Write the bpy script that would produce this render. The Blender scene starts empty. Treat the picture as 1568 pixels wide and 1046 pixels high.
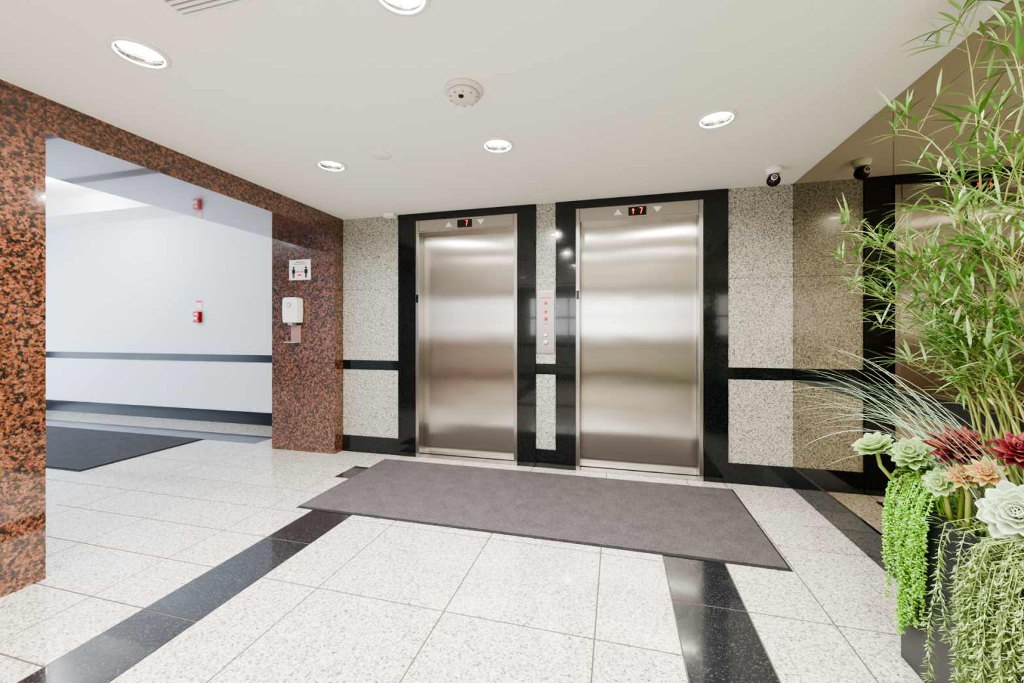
import bpy, bmesh, math, random
from mathutils import Vector, Matrix
random.seed(7)
D=3.745; H=2.46; CH=1.26; XL=-2.83; XR=1.378; XH=-3.62; YJ=3.61; YN=1.415; YR=-3.2
HX=-9.6; HY=4.5; HZ=3.2
sc=bpy.context.scene
sc.view_settings.view_transform='AgX'
sc.view_settings.look='AgX - High Contrast'
sc.view_settings.exposure=0.95

# ---------------- materials ----------------
def newmat(name):
    m=bpy.data.materials.new(name); m.use_nodes=True
    nt=m.node_tree; b=nt.nodes['Principled BSDF']
    return m,nt,b
def simple(name,col,rough=.5,metal=0,emis=None,es=0,coat=0):
    m,nt,b=newmat(name)
    b.inputs['Base Color'].default_value=(*col,1); b.inputs['Roughness'].default_value=rough
    b.inputs['Metallic'].default_value=metal
    b.inputs['Coat Weight'].default_value=coat; b.inputs['Coat Roughness'].default_value=.05
    if emis: 
        b.inputs['Emission Color'].default_value=(*emis,1); b.inputs['Emission Strength'].default_value=es
    return m
def ramp(nt,stops,interp='CONSTANT'):
    r=nt.nodes.new('ShaderNodeValToRGB'); r.color_ramp.interpolation=interp
    e=r.color_ramp.elements
    while len(e)>1: e.remove(e[0])
    e[0].position=stops[0][0]; e[0].color=(*stops[0][1],1)
    for p,c in stops[1:]:
        k=e.new(p); k.color=(*c,1)
    return r
def granite(name,scale,stops,rough,coat=0,noise_mix=None,distort=.01):
    m,nt,b=newmat(name); N=nt.nodes; L=nt.links
    tc=N.new('ShaderNodeTexCoord')
    nz=N.new('ShaderNodeTexNoise'); nz.inputs['Scale'].default_value=scale*1.3; nz.inputs['Detail'].default_value=2
    L.new(tc.outputs['Object'],nz.inputs['Vector'])
    mul=N.new('ShaderNodeVectorMath'); mul.operation='SCALE'; mul.inputs['Scale'].default_value=distort
    L.new(nz.outputs['Color'],mul.inputs[0])
    add=N.new('ShaderNodeVectorMath'); L.new(tc.outputs['Object'],add.inputs[0]); L.new(mul.outputs[0],add.inputs[1])
    v=N.new('ShaderNodeTexVoronoi'); v.inputs['Scale'].default_value=scale
    L.new(add.outputs[0],v.inputs['Vector'])
    sp=N.new('ShaderNodeSeparateColor'); L.new(v.outputs['Color'],sp.inputs[0])
    val=sp.outputs[0]
    if noise_mix:
        n2=N.new('ShaderNodeTexNoise'); n2.inputs['Scale'].default_value=scale*.45; n2.inputs['Detail'].default_value=3
        L.new(tc.outputs['Object'],n2.inputs['Vector'])
        mx=N.new('ShaderNodeMix'); mx.inputs[0].default_value=noise_mix
        mr=N.new('ShaderNodeMapRange'); mr.inputs[1].default_value=.3; mr.inputs[2].default_value=.7
        L.new(n2.outputs[0],mr.inputs[0])
        L.new(val,mx.inputs[2]); L.new(mr.outputs[0],mx.inputs[3]); val=mx.outputs[0]
    r=ramp(nt,stops); L.new(val,r.inputs[0]); L.new(r.outputs[0],b.inputs['Base Color'])
    b.inputs['Roughness'].default_value=rough
    b.inputs['Coat Weight'].default_value=coat; b.inputs['Coat Roughness'].default_value=.03; b.inputs['Coat IOR'].default_value=1.7
    return m
M_floor=granite('floor_granite',150,[(0,(.12,.105,.09)),(.09,(.26,.235,.205)),(.24,(.47,.435,.385)),(.46,(.65,.615,.56)),(.75,(.77,.74,.69))],.14,.35,.25)
M_grey=granite('wall_granite_grey',180,[(0,(.12,.115,.095)),(.15,(.25,.24,.205)),(.32,(.38,.365,.32)),(.56,(.49,.475,.415)),(.85,(.60,.585,.53))],.22,.15)
M_red=granite('red_granite',100,[(0,(.020,.018,.016)),(.30,(.046,.033,.025)),(.40,(.095,.042,.026)),(.48,(.165,.064,.035)),(.62,(.235,.100,.056)),(.76,(.30,.155,.095)),(.84,(.125,.050,.030))],.10,1.0,.5,.012)
M_black=granite('black_granite',260,[(0,(.006,.008,.008)),(.6,(.010,.013,.013)),(.93,(.03,.034,.036))],.10,.25)
M_blackh=simple('black_granite_hall',(.012,.015,.02),.22); M_blackh.node_tree.nodes['Principled BSDF'].inputs['Specular IOR Level'].default_value=.3
M_bfloor=granite('black_floor_granite',240,[(0,(.018,.019,.022)),(.6,(.03,.032,.036)),(.9,(.07,.07,.075))],.16,.3)
M_grout=simple('grout',(.12,.10,.08),.8)
M_dark=simple('dark_joint',(.03,.03,.03),.8)
def plaster(name,col):
    m,nt,b=newmat(name); N=nt.nodes
    nz=N.new('ShaderNodeTexNoise'); nz.inputs['Scale'].default_value=120
    bp=N.new('ShaderNodeBump'); bp.inputs['Strength'].default_value=.04; bp.inputs['Distance'].default_value=.002
    nt.links.new(nz.outputs[0],bp.inputs['Height']); nt.links.new(bp.outputs[0],b.inputs['Normal'])
    b.inputs['Base Color'].default_value=(*col,1); b.inputs['Roughness'].default_value=.75
    return m
M_ceil=plaster('ceiling_paint',(.91,.895,.86))
M_hall=plaster('hall_wall_paint',(.76,.80,.87))
M_white=simple('white_plastic',(.85,.84,.80),.4)
M_whitem=simple('white_trim',(.88,.87,.85),.3)
def rugmat(name,c1,c2):
    m,nt,b=newmat(name); N=nt.nodes; L=nt.links
    tc=N.new('ShaderNodeTexCoord')
    nz=N.new('ShaderNodeTexNoise'); nz.inputs['Scale'].default_value=160; nz.inputs['Detail'].default_value=5
    n2=N.new('ShaderNodeTexNoise'); n2.inputs['Scale'].default_value=9; n2.inputs['Detail'].default_value=5
    L.new(tc.outputs['Object'],nz.inputs['Vector']); L.new(tc.outputs['Object'],n2.inputs['Vector'])
    mx=N.new('ShaderNodeMix'); mx.inputs[0].default_value=.22; L.new(nz.outputs[0],mx.inputs[2]); L.new(n2.outputs[0],mx.inputs[3])
    r=ramp(nt,[(.35,c1),(.62,c2)],'LINEAR'); L.new(mx.outputs[0],r.inputs[0]); L.new(r.outputs[0],b.inputs['Base Color'])
    bp=N.new('ShaderNodeBump'); bp.inputs['Strength'].default_value=.5; bp.inputs['Distance'].default_value=.004
    L.new(nz.outputs[0],bp.inputs['Height']); L.new(bp.outputs[0],b.inputs['Normal'])
    b.inputs['Roughness'].default_value=.95
    return m
M_rug=rugmat('rug_fibre',(.05,.044,.046),(.125,.112,.115))
M_mat=rugmat('hall_mat_fibre',(.03,.03,.034),(.08,.08,.088))
M_rub=simple('rubber_edge',(.03,.03,.03),.7)
def steel(name,col,rough,aniso,wav=True):
    m,nt,b=newmat(name); N=nt.nodes; L=nt.links
    b.inputs['Base Color'].default_value=(*col,1); b.inputs['Metallic'].default_value=1
    b.inputs['Roughness'].default_value=rough; b.inputs['Anisotropic'].default_value=aniso
    b.inputs['Anisotropic Rotation'].default_value=0.0
    tg=N.new('ShaderNodeTangent'); tg.direction_type='RADIAL'; tg.axis='Z'
    L.new(tg.outputs[0],b.inputs['Tangent'])
    if wav:
        tc=N.new('ShaderNodeTexCoord'); mp=N.new('ShaderNodeMapping'); mp.inputs['Scale'].default_value=(.9,1,1.6)
        L.new(tc.outputs['Object'],mp.inputs[0])
        nz=N.new('ShaderNodeTexNoise'); nz.inputs['Scale'].default_value=1.7; nz.inputs['Detail'].default_value=1
        L.new(mp.outputs[0],nz.inputs['Vector'])
        bp=N.new('ShaderNodeBump'); bp.inputs['Strength'].default_value=.3; bp.inputs['Distance'].default_value=.0075
        L.new(nz.outputs[0],bp.inputs['Height']); L.new(bp.outputs[0],b.inputs['Normal'])
    return m
M_steel=steel('brushed_steel_door',(.57,.54,.495),.20,1.0)
M_steelf=steel('steel_frame',(.48,.46,.43),.25,.6,False)
M_plate=steel('steel_call_plate',(.40,.36,.34),.32,.3,False)
M_mirror=simple('bronze_mirror',(.42,.375,.275),.01,1)
M_chrome=simple('chrome',(.75,.75,.75),.12,1)
M_lens=simple('lamp_lens',(1,1,1),.5,0,(1,.97,.92),9)
M_redled=simple('red_led',(.8,.02,.02),.4,0,(1,.03,.02),1.5)
M_blk=simple('black_plastic',(.012,.012,.014),.2)
M_redp=simple('red_paint',(.60,.015,.02),.4)
M_pink=simple('pink_label',(.85,.50,.50),.5)
M_gray=simple('grey_plastic',(.30,.31,.33),.4)
M_etch=simple('etched_arrow',(.85,.87,.88),.6)
M_planter=simple('planter_charcoal',(.03,.033,.036),.35)
M_soil=simple('moss_soil',(.06,.07,.03),.95)
M_alu=simple('aluminium_mullion',(.25,.25,.26),.35,1)
def leafmat(name,stops,rough=.45,trans=.0):
    m,nt,b=newmat(name); N=nt.nodes
    g=N.new('ShaderNodeNewGeometry'); r=ramp(nt,stops,'LINEAR')
    nt.links.new(g.outputs['Random Per Island'],r.inputs[0]); nt.links.new(r.outputs[0],b.inputs['Base Color'])
    b.inputs['Roughness'].default_value=rough
    return m
M_bleaf=leafmat('bamboo_leaf',[(0,(.06,.16,.025)),(.5,(.19,.35,.09)),(1,(.52,.67,.34))])
M_bstem=leafmat('bamboo_stem',[(0,(.25,.32,.08)),(1,(.42,.42,.15))])
M_grass=leafmat('grass_blade',[(0,(.30,.54,.30)),(1,(.72,.86,.68))])
M_sg=leafmat('succulent_green',[(0,(.26,.42,.14)),(1,(.50,.64,.30))])
M_sp=leafmat('succulent_pale',[(0,(.38,.52,.33)),(1,(.62,.73,.53))])
M_sr=leafmat('succulent_red',[(0,(.09,.010,.018)),(.6,(.22,.028,.038)),(1,(.42,.12,.09))])
M_so=leafmat('succulent_orange',[(0,(.42,.42,.12)),(1,(.60,.24,.15))])
M_burro=leafmat('burro_tail',[(0,(.12,.36,.03)),(.6,(.26,.56,.08)),(1,(.46,.74,.2))])
M_trail=leafmat('trailing_sprig',[(0,(.11,.20,.045)),(.6,(.28,.41,.13)),(1,(.47,.58,.26))],.6)

# ---------------- mesh helper ----------------
class MB:
    def __init__(s): s.bm=bmesh.new(); s.mats=[]
    def mi(s,m):
        if m not in s.mats: s.mats.append(m)
        return s.mats.index(m)
    def box(s,x0,x1,y0,y1,z0,z1,m):
        k=s.mi(m); v=[s.bm.verts.new((x,y,z)) for x in (x0,x1) for y in (y0,y1) for z in (z0,z1)]
        for f in ((0,1,3,2),(4,6,7,5),(0,4,5,1),(2,3,7,6),(0,2,6,4),(1,5,7,3)):
            fc=s.bm.faces.new([v[i] for i in f]); fc.material_index=k
    def lathe(s,c,prof,m,n=32,axis='Z',smooth=True,caps=(True,True)):
        rings=[]
        def P(r,h,a):
            x,y=r*math.cos(a),r*math.sin(a)
            if axis=='Z': return (c[0]+x,c[1]+y,c[2]+h)
            if axis=='Y': return (c[0]+x,c[1]+h,c[2]+y)
            return (c[0]+h,c[1]+x,c[2]+y)
        for p in prof:
            rings.append([s.bm.verts.new(P(p[0],p[1],2*math.pi*i/n)) for i in range(n)])
        for j in range(len(prof)-1):
            k=s.mi(prof[j][2] if len(prof[j])>2 else m)
            for i in range(n):
                f=s.bm.faces.new([rings[j][i],rings[j][(i+1)%n],rings[j+1][(i+1)%n],rings[j+1][i]]); f.material_index=k; f.smooth=smooth
        for R,p,c_ in ((rings[0],prof[0],caps[0]),(rings[-1],prof[-1],caps[1])):
            if not c_: continue
            f=s.bm.faces.new(R); f.material_index=s.mi(p[2] if len(p)>2 else m)
    def prism(s,pts,y0,y1,m):
        k=s.mi(m); a=[s.bm.verts.new((x,y0,z)) for x,z in pts]; b=[s.bm.verts.new((x,y1,z)) for x,z in pts]
        n=len(pts); fs=[s.bm.faces.new(a),s.bm.faces.new(b[::-1])]
        for i in range(n): fs.append(s.bm.faces.new([a[i],b[i],b[(i+1)%n],a[(i+1)%n]]))
        for f in fs: f.material_index=k
    def tube(s,pts,r0,r1,m,n=5):
        k=s.mi(m); rings=[]
        for i,p in enumerate(pts):
            d=(pts[min(i+1,len(pts)-1)]-pts[max(i-1,0)]).normalized()
            u=d.cross(Vector((0.3,1,0.1))).normalized(); w=d.cross(u)
            r=r0+(r1-r0)*i/(len(pts)-1)
            rings.append([s.bm.verts.new(p+u*r*math.cos(2*math.pi*j/n)+w*r*math.sin(2*math.pi*j/n)) for j in range(n)])
        for i in range(len(pts)-1):
            for j in range(n):
                f=s.bm.faces.new([rings[i][j],rings[i][(j+1)%n],rings[i+1][(j+1)%n],rings[i+1][j]]); f.material_index=k; f.smooth=True
    def leaf(s,base,d,up,L,W,droop,m,prof,n=6,cup=.25,cols=3,maxx=None,minz=None):
        k=s.mi(m); d=d.normalized(); side=d.cross(up)
        if side.length<1e-3: side=d.cross(Vector((1,0,0)))
        side.normalize(); nr=side.cross(d).normalized()
        p=Vector(base); cd=d.copy()
        allp=[]
        for i in range(n+1):
            t=i/n; w=W*prof(t)*.5; row=[]
            nn=side.cross(cd).normalized()
            for j in range(cols):
                q=(j/(cols-1))*2-1
                row.append(p+side*q*w+nn*(abs(q)**1.5)*w*cup)
            allp.append(row)
            cd=(cd+Vector((0,0,-1))*droop/n if droop>=0 else cd+nr*(-droop)/n).normalized()
            p=p+cd*(L/n)
        if maxx is not None and max(v.x for r in allp for v in r)>maxx: return False
        if minz is not None and min(v.z for r in allp for v in r)<minz: return False
        if max(v.z for r in allp for v in r)>H-.01: return False
        rows=[[s.bm.verts.new(v) for v in r] for r in allp]
        for i in range(n):
            for j in range(cols-1):
                f=s.bm.faces.new([rows[i][j],rows[i][j+1],rows[i+1][j+1],rows[i+1][j]]); f.material_index=k; f.smooth=True
        return True
    def blob(s,c,d,L,r,m,n=5):
        k=s.mi(m); d=d.normalized(); u=d.cross(Vector((.2,.9,.3))).normalized(); w=d.cross(u)
        prof=[(0.05,0),(.8,.3),(.9,.6),(.05,1)]
        rings=[[s.bm.verts.new(c+d*L*h+(u*math.cos(2*math.pi*j/n)+w*math.sin(2*math.pi*j/n))*r*q) for j in range(n)] for q,h in prof]
        for i in range(3):
            for j in range(n):
                f=s.bm.faces.new([rings[i][j],rings[i][(j+1)%n],rings[i+1][(j+1)%n],rings[i+1][j]]); f.material_index=k; f.smooth=True
    def done(s,name,parent=None,bevel=0,normals=True,solid=0):
        if normals: bmesh.ops.recalc_face_normals(s.bm,faces=s.bm.faces)
        me=bpy.data.meshes.new(name); s.bm.to_mesh(me); s.bm.free()
        for m in s.mats: me.materials.append(m)
        o=bpy.data.objects.new(name,me); sc.collection.objects.link(o)
        if parent: o.parent=parent
        if bevel:
            b=o.modifiers.new('bev','BEVEL'); b.width=bevel; b.segments=3; b.limit_method='ANGLE'
        if solid:
            b=o.modifiers.new('sol','SOLIDIFY'); b.thickness=solid
        return o
def empty(name,loc=(0,0,0)):
    o=bpy.data.objects.new(name,None); sc.collection.objects.link(o); return o

# ---------------- floor ----------------
F=MB(); g=.0034
F.box(HX,1.5,YR-.1,HY+.05,-.12,-.0015,M_grout)
def cells(xe,ye,m):
    for i in range(len(xe)-1):
        for j in range(len(ye)-1):
            F.box(xe[i]+g,xe[i+1]-g,ye[j]+g,ye[j+1]-g,-.0014,0,m)
def edges(a,b,off,step):
    e=[a]; k=math.ceil((a-off)/step+1e-4); 
    while off+k*step<b-1e-3:
        if off+k*step>a+1e-3: e.append(off+k*step)
        k+=1
    return e+[b]
S=.67
colsC=[-1.77,-1.43,-.757,-.09,.25]
cells(colsC,edges(.67,3.04,1.70,S),M_floor)
cells(colsC,[.36,.67],M_bfloor)
cells(colsC,edges(YR,.36,1.70,S),M_floor)
cells([-2.09,-1.77],edges(YR,3.04,1.37,S),M_bfloor)
cells([.25,.57],edges(YR,3.04,1.37,S),M_bfloor)
cells([-2.39,-2.09,-1.43,-.757,-.09,.57,.87],[3.04,3.34],M_bfloor)
cells([-2.39,-2.09,-1.43,-.757,-.09,.57,.87,XR+.05],[3.34,D+.16],M_floor)
cells([.87,XR+.05],[3.04,3.34],M_floor)
cells([.57,.91,XR+.05],edges(YR,3.04,1.37,S),M_floor)
colsL=[-3.97,-3.77,-3.10,-2.43,-2.09]
cells(colsL,edges(YR,3.04,1.71,S/2),M_floor)
cells([-3.97,-3.77,-3.10,-2.39],[3.04,3.34,3.72,4.02,HY],M_floor)
cells(edges(HX,-3.97,-3.97,S),edges(YR,3.72,1.71,S),M_floor)
cells(edges(HX,-3.97,-3.97,S),[3.72,4.02],M_bfloor)
cells(edges(HX,-3.97,-3.97,S),[4.02,HY],M_floor)
F.done('floor')

# ---------------- ceiling with recessed holes ----------------
lx=[-1.985,-.74,.54]; ly=[-2.3,-1.1,.1,1.29,2.497]
lamps=[(x,y) for x in lx for y in ly]
C=MB(); k=C.mi(M_ceil); bm=C.bm
xe=[XL]+[v for x in lx for v in (x-.12,x+.12)]+[XR+.1]
ye=[YR]+[v for y in ly for v in (y-.12,y+.12)]+[D+.2]
for i in range(len(xe)-1):
    for j in range(len(ye)-1):
        x0,x1,y0,y1=xe[i],xe[i+1],ye[j],ye[j+1]
        if i%2==1 and j%2==1:
            cx,cy=(x0+x1)/2,(y0+y1)/2; n=40; A=[];B_=[];Cc=[]
            for q in range(n):
                a=2*math.pi*q/n; ca,sa=math.cos(a),math.sin(a); s_=.12/max(abs(ca),abs(sa))
                A.append(bm.verts.new((cx+ca*s_,cy+sa*s_,H))); B_.append(bm.verts.new((cx+ca*.085,cy+sa*.085,H))); Cc.append(bm.verts.new((cx+ca*.085,cy+sa*.085,H+.07)))
            for q in range(n):
                r_=(q+1)%n
                bm.faces.new([A[q],B_[q],B_[r_],A[r_]]); bm.faces.new([B_[q],Cc[q],Cc[r_],B_[r_]])
            bm.faces.new(Cc)
        else:
            bm.faces.new([bm.verts.new(p) for p in ((x0,y0,H),(x0,y1,H),(x1,y1,H),(x1,y0,H))])
C.box(XL,XR+.1,YR,D+.2,H+.09,H+.14,M_ceil)
ceil=C.done('ceiling',normals=False)
for x,y in lamps:
    p=empty('recessed_downlight')
    d=MB()
    d.lathe((x,y,H),[(.086,-.0003),(.106,-.001),(.104,-.006),(.088,-.010),(.080,-.004,M_chrome),(.074,.018,M_chrome),(.068,.04,M_chrome)],M_whitem,40,caps=(False,True))
    d.done('trim_ring',p,normals=False)
    d=MB(); d.lathe((x,y,H),[(.0715,.025),(.060,.019),(.02,.014)],M_lens,32); d.done('lens',p)
    li=bpy.data.lights.new('downlight_lamp','AREA'); li.shape='DISK'; li.size=.11; li.energy=13.5; li.color=(1,.97,.925)
    lo=bpy.data.objects.new('downlight_lamp',li); lo.location=(x,y,H+.011); lo.parent=p; sc.collection.objects.link(lo)
ch=MB(); ch.box(HX,XH,YR,HY,HZ,HZ+.1,M_ceil); ch.done('ceiling_hall')

# ---------------- back wall ----------------
W=MB(); gp=.0012
cols=[(XL,-2.166),(-.735,-.55),(.899,XR)]
for a,b in cols:
    a2=a+gp;b2=b-gp
    for z0,z1 in ((.17,.87),(.967,1.71),(1.71,H)):
        W.box(a2,b2,D,D+.16,z0+gp,z1-gp,M_grey)
    W.box(a2,b2,D-.004,D+.16,.87,.967,M_black)
W.box(XL-.6,XR+.1,D+.17,D+.3,0,H+.1,M_dark)
frames=[(-2.166,-1.967,-.911,-.735),(-.55,-.364,.708,.899)]
for a,b,c,d in frames:
    for x0,x1 in ((a,b),(c,d)):
        for z0,z1 in ((0,.94),(.94,1.71),(1.71,H)):
            W.box(x0+gp/2,x1-gp/2,D-.016,D+.16,z0+gp,z1-gp,M_black)
    W.box(b,c,D-.016,D+.16,2.385,H,M_black)
W.done('wall_back')
Bb=MB()
for a,b in cols: Bb.box(a+.001,b-.001,D-.010,D-.0005,0,.17,M_black)
Bb.done('baseboard_back')

# ---------------- elevators ----------------
for idx,(a,b,c,d) in enumerate(frames):
    e=empty('elevator')
    f=MB()
    f.box(b+.001,b+.036,D-.022,D+.13,0,2.384,M_steelf)
    f.box(c-.036,c-.001,D-.022,D+.13,0,2.384,M_steelf)
    f.box(b+.036,c-.036,D-.019,D+.13,2.262,2.384,M_steelf)
    f.done('frame',e,bevel=.003)
    f=MB(); f.box(b+.045,c-.045,D-.026,D-.0195,2.272,2.374,M_steelf); f.done('header_panel',e,bevel=.002)
    f=MB(); f.box(b+.037,c-.037,D+.095,D+.125,.012,2.30,M_steel); f.done('door_panel',e)
    f=MB(); f.box(b+.037,c-.037,D-.015,D+.13,.0005,.008,M_steelf); 
    f.box(b+.037,c-.037,D+.080,D+.090,.0081,.009,M_dark)
    f.done('sill',e)
    mx=(b+c)/2; y=D-.0265
    f=MB(); f.box(mx-.075,mx+.075,y-.004,y,2.286,2.36,M_blk)
    def seven(f,x):
        f.box(x-.012,x+.014,y-.0055,y-.0042,2.344,2.351,M_redled)
        f.prism([(x+.006,2.344),(x+.014,2.344),(x+.002,2.297),(x-.006,2.297)],y-.0055,y-.0042,M_redled)
    seven(f,mx+(.03 if idx else 0.02))
    if idx:
        f.prism([(mx-.048,2.328),(mx-.022,2.328),(mx-.035,2.35)],y-.0055,y-.0042,M_redled)
        f.box(mx-.039,mx-.031,y-.0055,y-.0042,2.298,2.328,M_redled)
    f.done('floor_indicator',e)
    f=MB()
    f.prism([(mx-.20,2.30),(mx-.13,2.30),(mx-.165,2.35)],y-.003,y,M_etch)
    f.prism([(mx+.13,2.35),(mx+.20,2.35),(mx+.165,2.30)],y-.003,y,M_etch)
    f.done('direction_arrows',e)
    f=MB(); f.box(b+.006,b+.03,D-.028,D-.0222,1.56,1.64,M_blk); f.done('sensor_plate',e,bevel=.002)
# call panel
p=empty('elevator_call_panel')
f=MB(); f.box(-.726,-.559,D-.014,D-.0005,1.065,1.645,M_plate); f.done('plate',p,bevel=.003)
f=MB()
for z,r,m in ((1.53,.011,M_redp),(1.45,.011,M_redp),(1.385,.014,M_redp),(1.235,.014,M_chrome),(1.165,.017,M_chrome)):
    f.lathe((-.642,D-.014,z),[(r*1.35,0,M_chrome),(r*1.3,-.004,M_chrome),(r,-.0045,m),(r*.85,-.007,m)],m,20,'Y')
f.box(-.70,-.585,D-.0146,D-.0141,1.578,1.585,M_redp)
f.box(-.67,-.615,D-.0146,D-.0141,1.335,1.341,M_redp)
f.box(-.70,-.585,D-.0146,D-.0141,1.11,1.125,M_gray)
f.done('buttons',p)

# ---------------- red granite portal ----------------
R=MB()
def slabs(x0,x1,y0,y1,zs):
    for i in range(len(zs)-1): R.box(x0,x1,y0,y1,zs[i]+.0012,zs[i+1]-.0012,M_red)
slabs(XH,XL,YJ,HY+.05,[0,.94,1.71,HZ+.05])
R.box(XH+.004,XL-.004,YJ+.004,HY,0.001,HZ,M_dark)
slabs(XH,XL,YR,YN,[0,.94,1.71,HZ+.05])
R.box(XH+.004,XL-.004,YR,YN-.004,0.001,HZ,M_dark)
for y0,y1 in ((YN,2.15),(2.15,2.88),(2.88,YJ)):
    R.box(XH,XL,y0+.001,y1-.001,2.28,HZ+.05,M_red)
R.done('wall_left')

# ---------------- right wall with mirror ----------------
r=MB(); r.box(XR+.008,XR+.12,YR,D+.2,0,H,M_dark); r.done('wall_right')
mr=MB()
ys=[YR,-1.17,.06,1.288,2.517,D-.001]
for i in range(5):
    for z0,z1 in ((.17,.87),(.967,H-.001)):
        mr.box(XR,XR+.006,ys[i]+.0018,ys[i+1]-.0018,z0,z1,M_mirror)
mr.done('mirror_wall_panel')
t=MB(); t.box(XR-.004,XR+.006,YR,D-.011,.87,.967,M_black); t.done('trim_right')
t=MB(); t.box(XR-.010,XR+.007,YR,D-.011,0,.17,M_black); t.done('baseboard_right')

# ---------------- rear wall with added fill-light window (unseen) ----------------
w=MB()
for z0,z1,m in ((0,.17,M_black),(.17,.87,M_grey),(.87,.967,M_black),(.967,1.15,M_grey)):
    w.box(XL,XR+.1,YR-.12,YR,z0,z1,m)
w.box(XL,XR+.1,YR-.12,YR,2.2,H+.1,M_grey)
w.box(XL,-2.3,YR-.12,YR,1.15,2.2,M_grey); w.box(.9,XR+.1,YR-.12,YR,1.15,2.2,M_grey)
w.done('wall_rear')
w=MB()
for x in (-2.3,-1.25,-.18,.86): w.box(x,x+.04,YR-.08,YR-.02,1.15,2.2,M_alu)
w.box(-2.26,.86,YR-.08,YR-.02,1.15,1.19,M_alu); w.box(-2.26,.86,YR-.08,YR-.02,2.16,2.2,M_alu); w.box(-2.26,.86,YR-.08,YR-.02,1.62,1.68,M_alu)
w.done('added_fill_window')  # unseen window frame, added to hold the fill and reflect in the doors
def area(name,loc,rot,sx,sy,e,col):
    li=bpy.data.lights.new(name,'AREA'); li.shape='RECTANGLE'; li.size=sx; li.size_y=sy; li.energy=e; li.color=col
    o=bpy.data.objects.new(name,li); o.location=loc; o.rotation_euler=[math.radians(a) for a in rot]; sc.collection.objects.link(o); return o
area('rear_fill_light',(-.7,YR-.11,1.675),(90,0,0),3.15,1.02,24,(1,.99,.97))  # added fill behind camera, brightens ceiling and elevator wall

# ---------------- hall ----------------
w=MB(); w.box(HX,XH,HY,HY+.12,0,HZ,M_hall); w.box(HX,XH,HY-.45,HY,2.95,HZ,M_ceil); w.done('wall_hall_back')
w=MB(); w.box(HX,XH,HY-.012,HY-.0005,0,.17,M_blackh); w.done('baseboard_hall')
w=MB(); w.box(HX,XH,HY-.008,HY-.0005,.85,.95,M_blackh); w.done('trim_hall')
w=MB(); w.box(HX,XH,YR-.12,YR,0,HZ,M_hall); w.done('wall_hall_front')
w=MB()
w.box(HX-.12,HX,YR,HY,2.6,HZ,M_hall); w.box(HX-.12,HX,YR,-.2,0,2.6,M_hall); w.box(HX-.12,HX,4.1,HY,0,2.6,M_hall)
w.done('wall_hall_left')
w=MB()
for i in range(5): yy=-.2+i*4.25/4; w.box(HX-.1,HX-.03,yy,yy+.05,0,2.6,M_alu)
for z in (0,1.0,2.2,2.55): w.box(HX-.1,HX-.03,-.15,4.05,z,z+.05,M_alu)
w.done('window_2')
area('hall_daylight',(HX-.11,1.95,1.3),(90,0,-90),4.3,2.55,76,(.68,.82,1))
# hall ceiling lamps
for x,y in ((-6.85,3.3),(-5.3,1.5),(-7.6,1.3)):
    p=empty('flush_ceiling_lamp')
    f=MB(); f.lathe((x,y,HZ),[(.20,0,M_whitem),(.20,-.03,M_whitem),(.185,-.035,M_lens),(.16,-.07,M_lens),(.09,-.10,M_lens),(.01,-.11,M_lens)],M_lens,32); f.done('shade',p)
    li=bpy.data.lights.new('hall_lamp','POINT'); li.energy=18; li.shadow_soft_size=.12; li.color=(.85,.91,1)
    lo=bpy.data.objects.new('hall_lamp',li); lo.location=(x,y,HZ-.30); lo.parent=p; sc.collection.objects.link(lo)
# fire alarm pull station
p=empty('fire_alarm_pull_station'); x=-5.78
f=MB(); f.box(x-.06,x+.06,HY-.004,HY-.0005,1.56,1.72,M_pink); f.box(x-.045,x+.045,HY-.005,HY-.004,1.60,1.68,M_white)
f.box(x-.045,x+.045,HY-.0052,HY-.004,1.69,1.71,M_redp); f.done('label',p)
f=MB(); f.box(x-.055,x+.055,HY-.05,HY-.0005,1.40,1.555,M_redp); f.done('body',p,bevel=.008)
f=MB(); f.box(x-.035,x+.035,HY-.062,HY-.0505,1.44,1.475,M_white); f.box(x-.03,x+.03,HY-.053,HY-.0505,1.505,1.53,M_white); f.done('handle',p,bevel=.003)

# rugs
f=MB(); f.box(-2.232,.897,2.437,3.593,.0005,.004,M_rub); f.box(-2.215,.88,2.454,3.576,.0041,.010,M_rug); f.done('floor_mat')
f=MB(); f.box(-8.6,-4.70,2.57,3.73,.0005,.004,M_rub); f.box(-8.58,-4.72,2.59,3.71,.0041,.010,M_mat); f.done('entrance_mat')

# ---------------- pillar items ----------------
p=empty('distancing_sign'); x=-3.255; y=YJ
f=MB(); f.box(x-.135,x+.135,y-.006,y-.0005,1.815,2.03,M_white); f.done('board',p,bevel=.001)
f=MB()
for sx in (-.078,.078):
    f.lathe((x+sx,y-.0062,1.945),[(.012,0),(.012,-.001)],M_blk,16,'Y')
    f.box(x+sx-.014,x+sx+.014,y-.0072,y-.0062,1.885,1.93,M_blk)
    f.box(x+sx-.011,x+sx-.002,y-.0072,y-.0062,1.838,1.885,M_blk); f.box(x+sx+.002,x+sx+.011,y-.0072,y-.0062,1.838,1.885,M_blk)
    f.box(x+sx-.021,x+sx-.016,y-.0072,y-.0062,1.885,1.928,M_blk); f.box(x+sx+.016,x+sx+.021,y-.0072,y-.0062,1.885,1.928,M_blk)
f.box(x-.03,x+.03,y-.0072,y-.0062,1.897,1.905,M_redp)
f.prism([(x-.045,1.901),(x-.03,1.914),(x-.03,1.888)],y-.0072,y-.0062,M_redp); f.prism([(x+.045,1.901),(x+.03,1.888),(x+.03,1.914)],y-.0072,y-.0062,M_redp)
f.box(x-.05,x+.05,y-.0072,y-.0062,2.0,2.008,M_redp); f.box(x-.08,x+.08,y-.0072,y-.0062,1.98,1.988,M_gray); f.box(x-.02,x+.02,y-.0072,y-.0062,1.86,1.875,M_redp)
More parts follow.
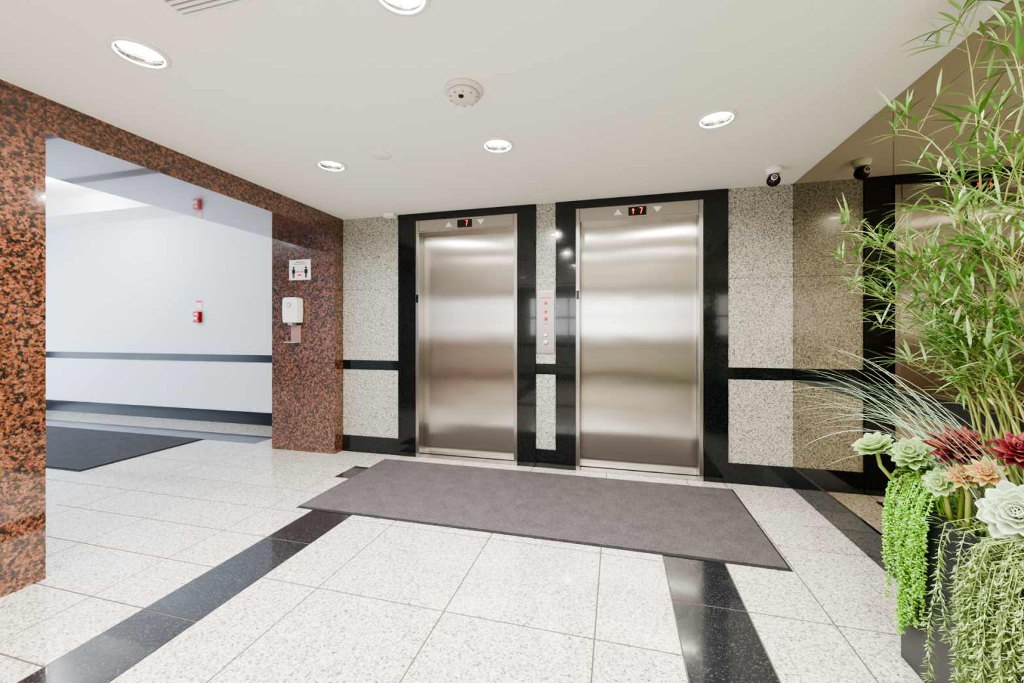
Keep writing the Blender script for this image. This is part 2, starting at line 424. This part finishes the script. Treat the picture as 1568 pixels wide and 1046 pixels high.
f.done('pictogram',p)
p=empty('hand_sanitizer_dispenser'); x=-3.30
f=MB(); f.prism([(x-.085,1.36),(x+.085,1.36),(x+.092,1.46),(x+.09,1.60),(x+.075,1.625),(x-.075,1.625),(x-.09,1.60),(x-.092,1.46)],y-.105,y-.0005,M_white); f.done('body',p,bevel=.018)
f=MB(); f.lathe((x,y-.106,1.545),[(.028,0,M_gray),(.026,-.003,M_gray),(.018,-.0035,M_white)],M_gray,24,'Y')
f.box(x-.05,x+.05,y-.1075,y-.1055,1.40,1.47,M_whitem); f.box(x-.025,x+.025,y-.095,y-.03,1.335,1.362,M_gray); f.done('nozzle',p,bevel=.002)
f=MB(); f.box(x-.06,x+.06,y-.015,y-.0005,1.15,1.335,simple('drip_bracket',(.36,.22,.20),.3)); f.box(x-.07,x+.07,y-.10,y-.0155,1.15,1.162,M_gray); f.done('drip_tray',p,bevel=.002)

# ---------------- ceiling items ----------------
f=MB(); f.lathe((-.735,1.886,H),[(.095,-.0005),(.095,-.015),(.088,-.018),(.075,-.019,M_gray),(.074,-.023),(.078,-.036),(.062,-.046),(.03,-.05),(.005,-.05)],simple('detector_plastic',(.70,.68,.62),.45),40)
for k in range(10):
    a=k*.628; f.lathe((-.735+.066*math.cos(a),1.886+.066*math.sin(a),H-.044),[(.006,0),(.005,-.003)],M_gray,8)
f.lathe((-.735,1.852,H-.049),[(.014,0),(.012,-.005)],M_blk,16)
f.done('smoke_detector')
f=MB(); f.lathe((-1.55,2.44,H),[(.07,-.0005),(.07,-.004),(.06,-.008),(.01,-.009)],M_whitem,32); f.done('ceiling_cover_plate')
f=MB(); f.box(-2.29,-2.17,D-.10,D-.02,H-.035,H-.0005,M_white); f.done('ceiling_sensor_box',bevel=.006)
f=MB(); x0,x1,y0,y1=-1.60,-1.28,.88,1.19
f.box(x0,x1,y0,y0+.02,H-.008,H-.0005,M_whitem);f.box(x0,x1,y1-.02,y1,H-.008,H-.0005,M_whitem);f.box(x0,x0+.02,y0+.02,y1-.02,H-.008,H-.0005,M_whitem);f.box(x1-.02,x1,y0+.02,y1-.02,H-.008,H-.0005,M_whitem)
f.box(x0+.02,x1-.02,y0+.02,y1-.02,H-.002,H-.0005,M_gray)
for k in range(13): f.box(x0+.02,x1-.02,y0+.026+k*.0205,y0+.037+k*.0205,H-.007,H-.0021,M_whitem)
f.done('ceiling_air_vent')
p=empty('security_camera'); cx,cy=1.106,3.35
f=MB(); f.lathe((cx,cy,H),[(.055,-.0005),(.055,-.025),(.048,-.035),(.045,-.05)],M_white,32); f.done('mount',p)
f=MB()
prof=[(max(.002,.045*math.sin(a)), -.055-.045*(1-math.cos(a))*1 +.01) for a in [math.pi*.25+k*math.pi*.75/8 for k in range(9)]]
f.lathe((cx,cy,H),prof,M_blk,28)
f.lathe((cx-.01,cy-.04,H-.085),[(.02,0,M_white),(.02,-.012,M_white),(.014,-.013,M_blk),(.008,-.011,M_gray)],M_gray,20,'Y'); f.done('eyeball',p)

# ---------------- planter & plants ----------------
PL=empty('planter_with_artificial_plants')
px0,px1,py0,py1,pz=1.07,1.345,1.12,1.91,.62
f=MB(); k=M_planter
f.box(px0,px1,py0,py1,0.0005,.03,k)
f.box(px0,px0+.02,py0,py1,.03,pz,k); f.box(px1-.02,px1,py0,py1,.03,pz,k); f.box(px0+.02,px1-.02,py0,py0+.02,.03,pz,k); f.box(px0+.02,px1-.02,py1-.02,py1,.03,pz,k)
f.box(px0+.02,px1-.02,py0+.02,py1-.02,.4,pz-.03,M_soil)
f.done('planter_box',PL)
V=Vector
def bez(a,b,c,n):
    return [a*(1-t)**2+b*2*t*(1-t)+c*t*t for t in [i/n for i in range(n+1)]]
bp=lambda t: max(.04,math.sin(math.pi*min(1,t**.75))**.8) if t<1 else .02
B=MB()
tips=[(.95,2.08,1.70),(.955,2.05,1.55),(.96,2.03,1.43),(1.06,1.93,2.06),(1.14,1.74,2.34),(1.123,1.63,1.92),(1.156,1.85,1.84),(1.063,1.83,1.50),(1.01,1.92,1.28),(1.157,1.59,2.15),(1.10,1.73,1.26),(1.157,1.57,1.48),(1.16,1.55,1.78),(1.06,1.85,1.14),(1.2,1.45,2.2),(1.1,1.7,1.65),(1.15,1.4,1.6),(1.12,1.62,1.35),(1.15,1.55,1.24),(1.03,1.95,1.40),(1.13,1.66,1.15),(1.0,1.95,1.60),(1.08,1.75,1.38),(1.12,1.7,1.2)]
for tp in tips:
    tp=V(tp); bs=V((random.uniform(1.18,1.29),random.uniform(1.5,1.82),.58))
    ctl=V((bs.x*.8+tp.x*.2,bs.y*.8+tp.y*.2,bs.z+(tp.z-bs.z)*.95))
    pts=bez(bs,ctl,tp,14); B.tube(pts,.0045,.0012,M_bstem,5)
    n=len(pts)
    for i in range(5,n):
        hi=pts[i].z>1.75
        if pts[i].z<.98: continue
        for rep in range(1 if hi and i<n-3 else 2):
            a=random.uniform(0,2*math.pi)
            out=(V((math.cos(a),math.sin(a),random.uniform(.1,.9)))+(tp-bs).normalized()*.6+V((-.25,.05,0))).normalized()
            bl=random.uniform(.03,.12) if i<n-1 else random.uniform(.01,.05)
            e=pts[i]+out*bl
            if e.x>1.34 or e.z>H-.03: continue
            B.tube([pts[i],pts[i]+out*bl*.5+V((0,0,.004)),e],.0014,.0008,M_bstem,4)
            for q in range(random.randint(3,5)):
                dd=(out+V((random.uniform(-1,1),random.uniform(-1,1),random.uniform(-.7,.5)))*.85)
                B.leaf(e,dd,V((0,0,1)),random.uniform(.07,.14),random.uniform(.007,.012),random.uniform(.2,.9),M_bleaf,bp,6,.3,3,1.37,.94)
B.done('bamboo',PL,normals=False)
G=MB(); gpf=lambda t: (1-t)**.6*.9+.05
for i in range(60):
    bs=V((random.uniform(1.16,1.28),random.uniform(1.5,1.8),.59))
    a=random.uniform(math.radians(95),math.radians(190)); 
    d=V((math.cos(a)*.6,math.sin(a)*.6,random.uniform(1.5,2.4)))
    G.leaf(bs,d,V((0,0,1)),random.uniform(.65,.95),random.uniform(.006,.009),random.uniform(1.5,2.4),M_grass,gpf,16,.2,3,1.36)
G.done('ornamental_grass',PL,normals=False)
def sp(t):
    if t>=1: return .03
    return (.42+.58*math.sin(math.pi*.5*min(1,t/.68)))*(1 if t<.68 else math.sqrt(max(0,1-((t-.68)/.32)**2)))
spr=lambda t: max(.03,(.5+.5*math.sin(math.pi*.5*min(1,t/.5)))*(1 if t<.5 else (1-((t-.5)/.5)**1.6)))
def rosette(name,c,nrm,R,m,layers=5,wid=.42,pf=sp):
    o=MB(); c=V(c); nrm=V(nrm).normalized(); u=nrm.orthogonal().normalized(); w=nrm.cross(u)
    for l in range(layers):
        q=l/(layers-1); el=math.radians(8+q*68); L=R*(1-.62*q); n=int(11-q*6)
        for k in range(n):
            a=2*math.pi*k/n+l*.5+random.uniform(-.1,.1)
            rad=u*math.cos(a)+w*math.sin(a)
            d=rad*math.cos(el)+nrm*math.sin(el)
            o.leaf(c+nrm*R*.06*l+rad*R*.03,d,nrm,L*random.uniform(.9,1.08),R*wid*(1-.35*q),-.45,m,pf,9,.55,5)
    o.tube([c,c-V((0,0,.06))+V((.01,-.005,0)),V((min(max(c.x,px0+.04),px1-.04),min(max(c.y,py0+.04),py1-.04),.585))],.007,.008,M_bstem,6)
    return o.done(name,PL,normals=False,solid=.0025)
rosette('green_succulent',(.985,1.90,.80),(-.5,-.1,.85),.075,M_sg)
rosette('green_succulent',(1.06,1.82,.80),(-.6,-.4,.7),.075,M_sg)
rosette('green_succulent',(1.11,1.90,.74),(-.2,-.4,.9),.07,M_sg)
rosette('red_succulent',(1.12,1.71,.86),(-.5,-.55,.75),.088,M_sr,6,.32,spr)
rosette('red_succulent',(1.15,1.53,.90),(-.5,-.55,.75),.07,M_sr,6,.32,spr)
rosette('pale_succulent',(1.11,1.475,.74),(-.75,-.65,.45),.092,M_sp,6,.48)
rosette('orange_succulent',(1.10,1.66,.785),(-.6,-.6,.6),.05,M_so,4,.4,spr)
rosette('orange_succulent',(1.115,1.59,.82),(-.7,-.6,.6),.05,M_so,4,.4,spr)
rosette('green_succulent',(1.08,1.72,.74),(-.8,-.5,.4),.05,M_sg,4)
T=MB()
for s in range(40):
    y=random.uniform(1.70,1.92); x=random.uniform(1.10,1.16); ex=random.uniform(1.015,1.058)
    zt=random.uniform(.68,.75); L=random.uniform(.08,.5)
    pts=[V((x,min(y,1.88),.60)),V((x-.03,y,zt)),V((ex+.01,y,zt-.02)),V((ex-.01,y+.005,zt-.1))]
    n=max(2,int(L/.02))
    for k in range(n): pts.append(V((ex-.01+random.uniform(-.006,.006),y+.005+random.uniform(-.006,.006),zt-.1-(k+1)*L/n)))
    T.tube(pts,.0018,.001,M_burro,4)
    for i in range(1,len(pts)-1):
        m=6 if i>2 else 11
        for q in range(m):
            t=q/m; c=pts[i].lerp(pts[i+1],t); a=random.uniform(0,6.28)
            T.blob(c,V((math.cos(a),math.sin(a),random.uniform(-.7,.3))),random.uniform(.009,.015),.0036,M_burro,5)
T.done('trailing_burros_tail',PL,normals=False)
T=MB(); np_=lambda t: max(.1,math.sin(math.pi*min(.98,t*.9+.08)))
for s in range(60):
    y=random.uniform(1.15,1.57); x=1.12; ex=random.uniform(.98,1.05); zt=random.uniform(.64,.70); L=random.uniform(.2,.58)
    drift=random.uniform(-.05,.07)
    pts=[V((x,y,.60)),V((x-.04,y,zt)),V((ex+.01,y,zt-.03))]
    n=int(L/.03)
    for k in range(n):
        t=(k+1)/n; pts.append(V((min(1.055,ex-.02*math.sin(t*3)),y+drift*t+random.uniform(-.005,.005),max(.02,zt-.06-t*L))))
    T.tube(pts,.0015,.0008,M_trail,4)
    for i in range(1,len(pts)-1):
        for q in range(11):
            c=pts[i].lerp(pts[i+1],q/11); a=random.uniform(0,6.28)
            T.leaf(c,V((math.cos(a),math.sin(a),random.uniform(-.9,.2))),V((0,0,1)),random.uniform(.014,.028),.0045,.3,M_trail,np_,2,.1,3)
T.done('trailing_sprigs',PL,normals=False)
T=MB()
for s in range(900):
    c=V((random.uniform(px0+.02,px1-.03),random.uniform(py0+.02,py1-.02),.59))
    a=random.uniform(0,6.28)
    T.leaf(c,V((math.cos(a),math.sin(a),random.uniform(.4,1.6))),V((0,0,1)),random.uniform(.05,.12),.008,.8,M_trail,np_,3,.2,3,1.36)
T.done('filler_foliage',PL,normals=False)

# world
wd=bpy.data.worlds.new('world'); sc.world=wd; wd.use_nodes=True
wd.node_tree.nodes['Background'].inputs[0].default_value=(.85,.92,1,1); wd.node_tree.nodes['Background'].inputs[1].default_value=1.0
# camera
cam=bpy.data.cameras.new('camera'); co=bpy.data.objects.new('camera',cam); sc.collection.objects.link(co)
co.location=(0,0,CH); co.rotation_euler=(math.radians(90),0,math.radians(14.5))
cam.sensor_width=36; cam.sensor_fit='HORIZONTAL'; cam.lens=622/1568*36; cam.shift_y=-14/1568; cam.clip_start=.02
sc.camera=co
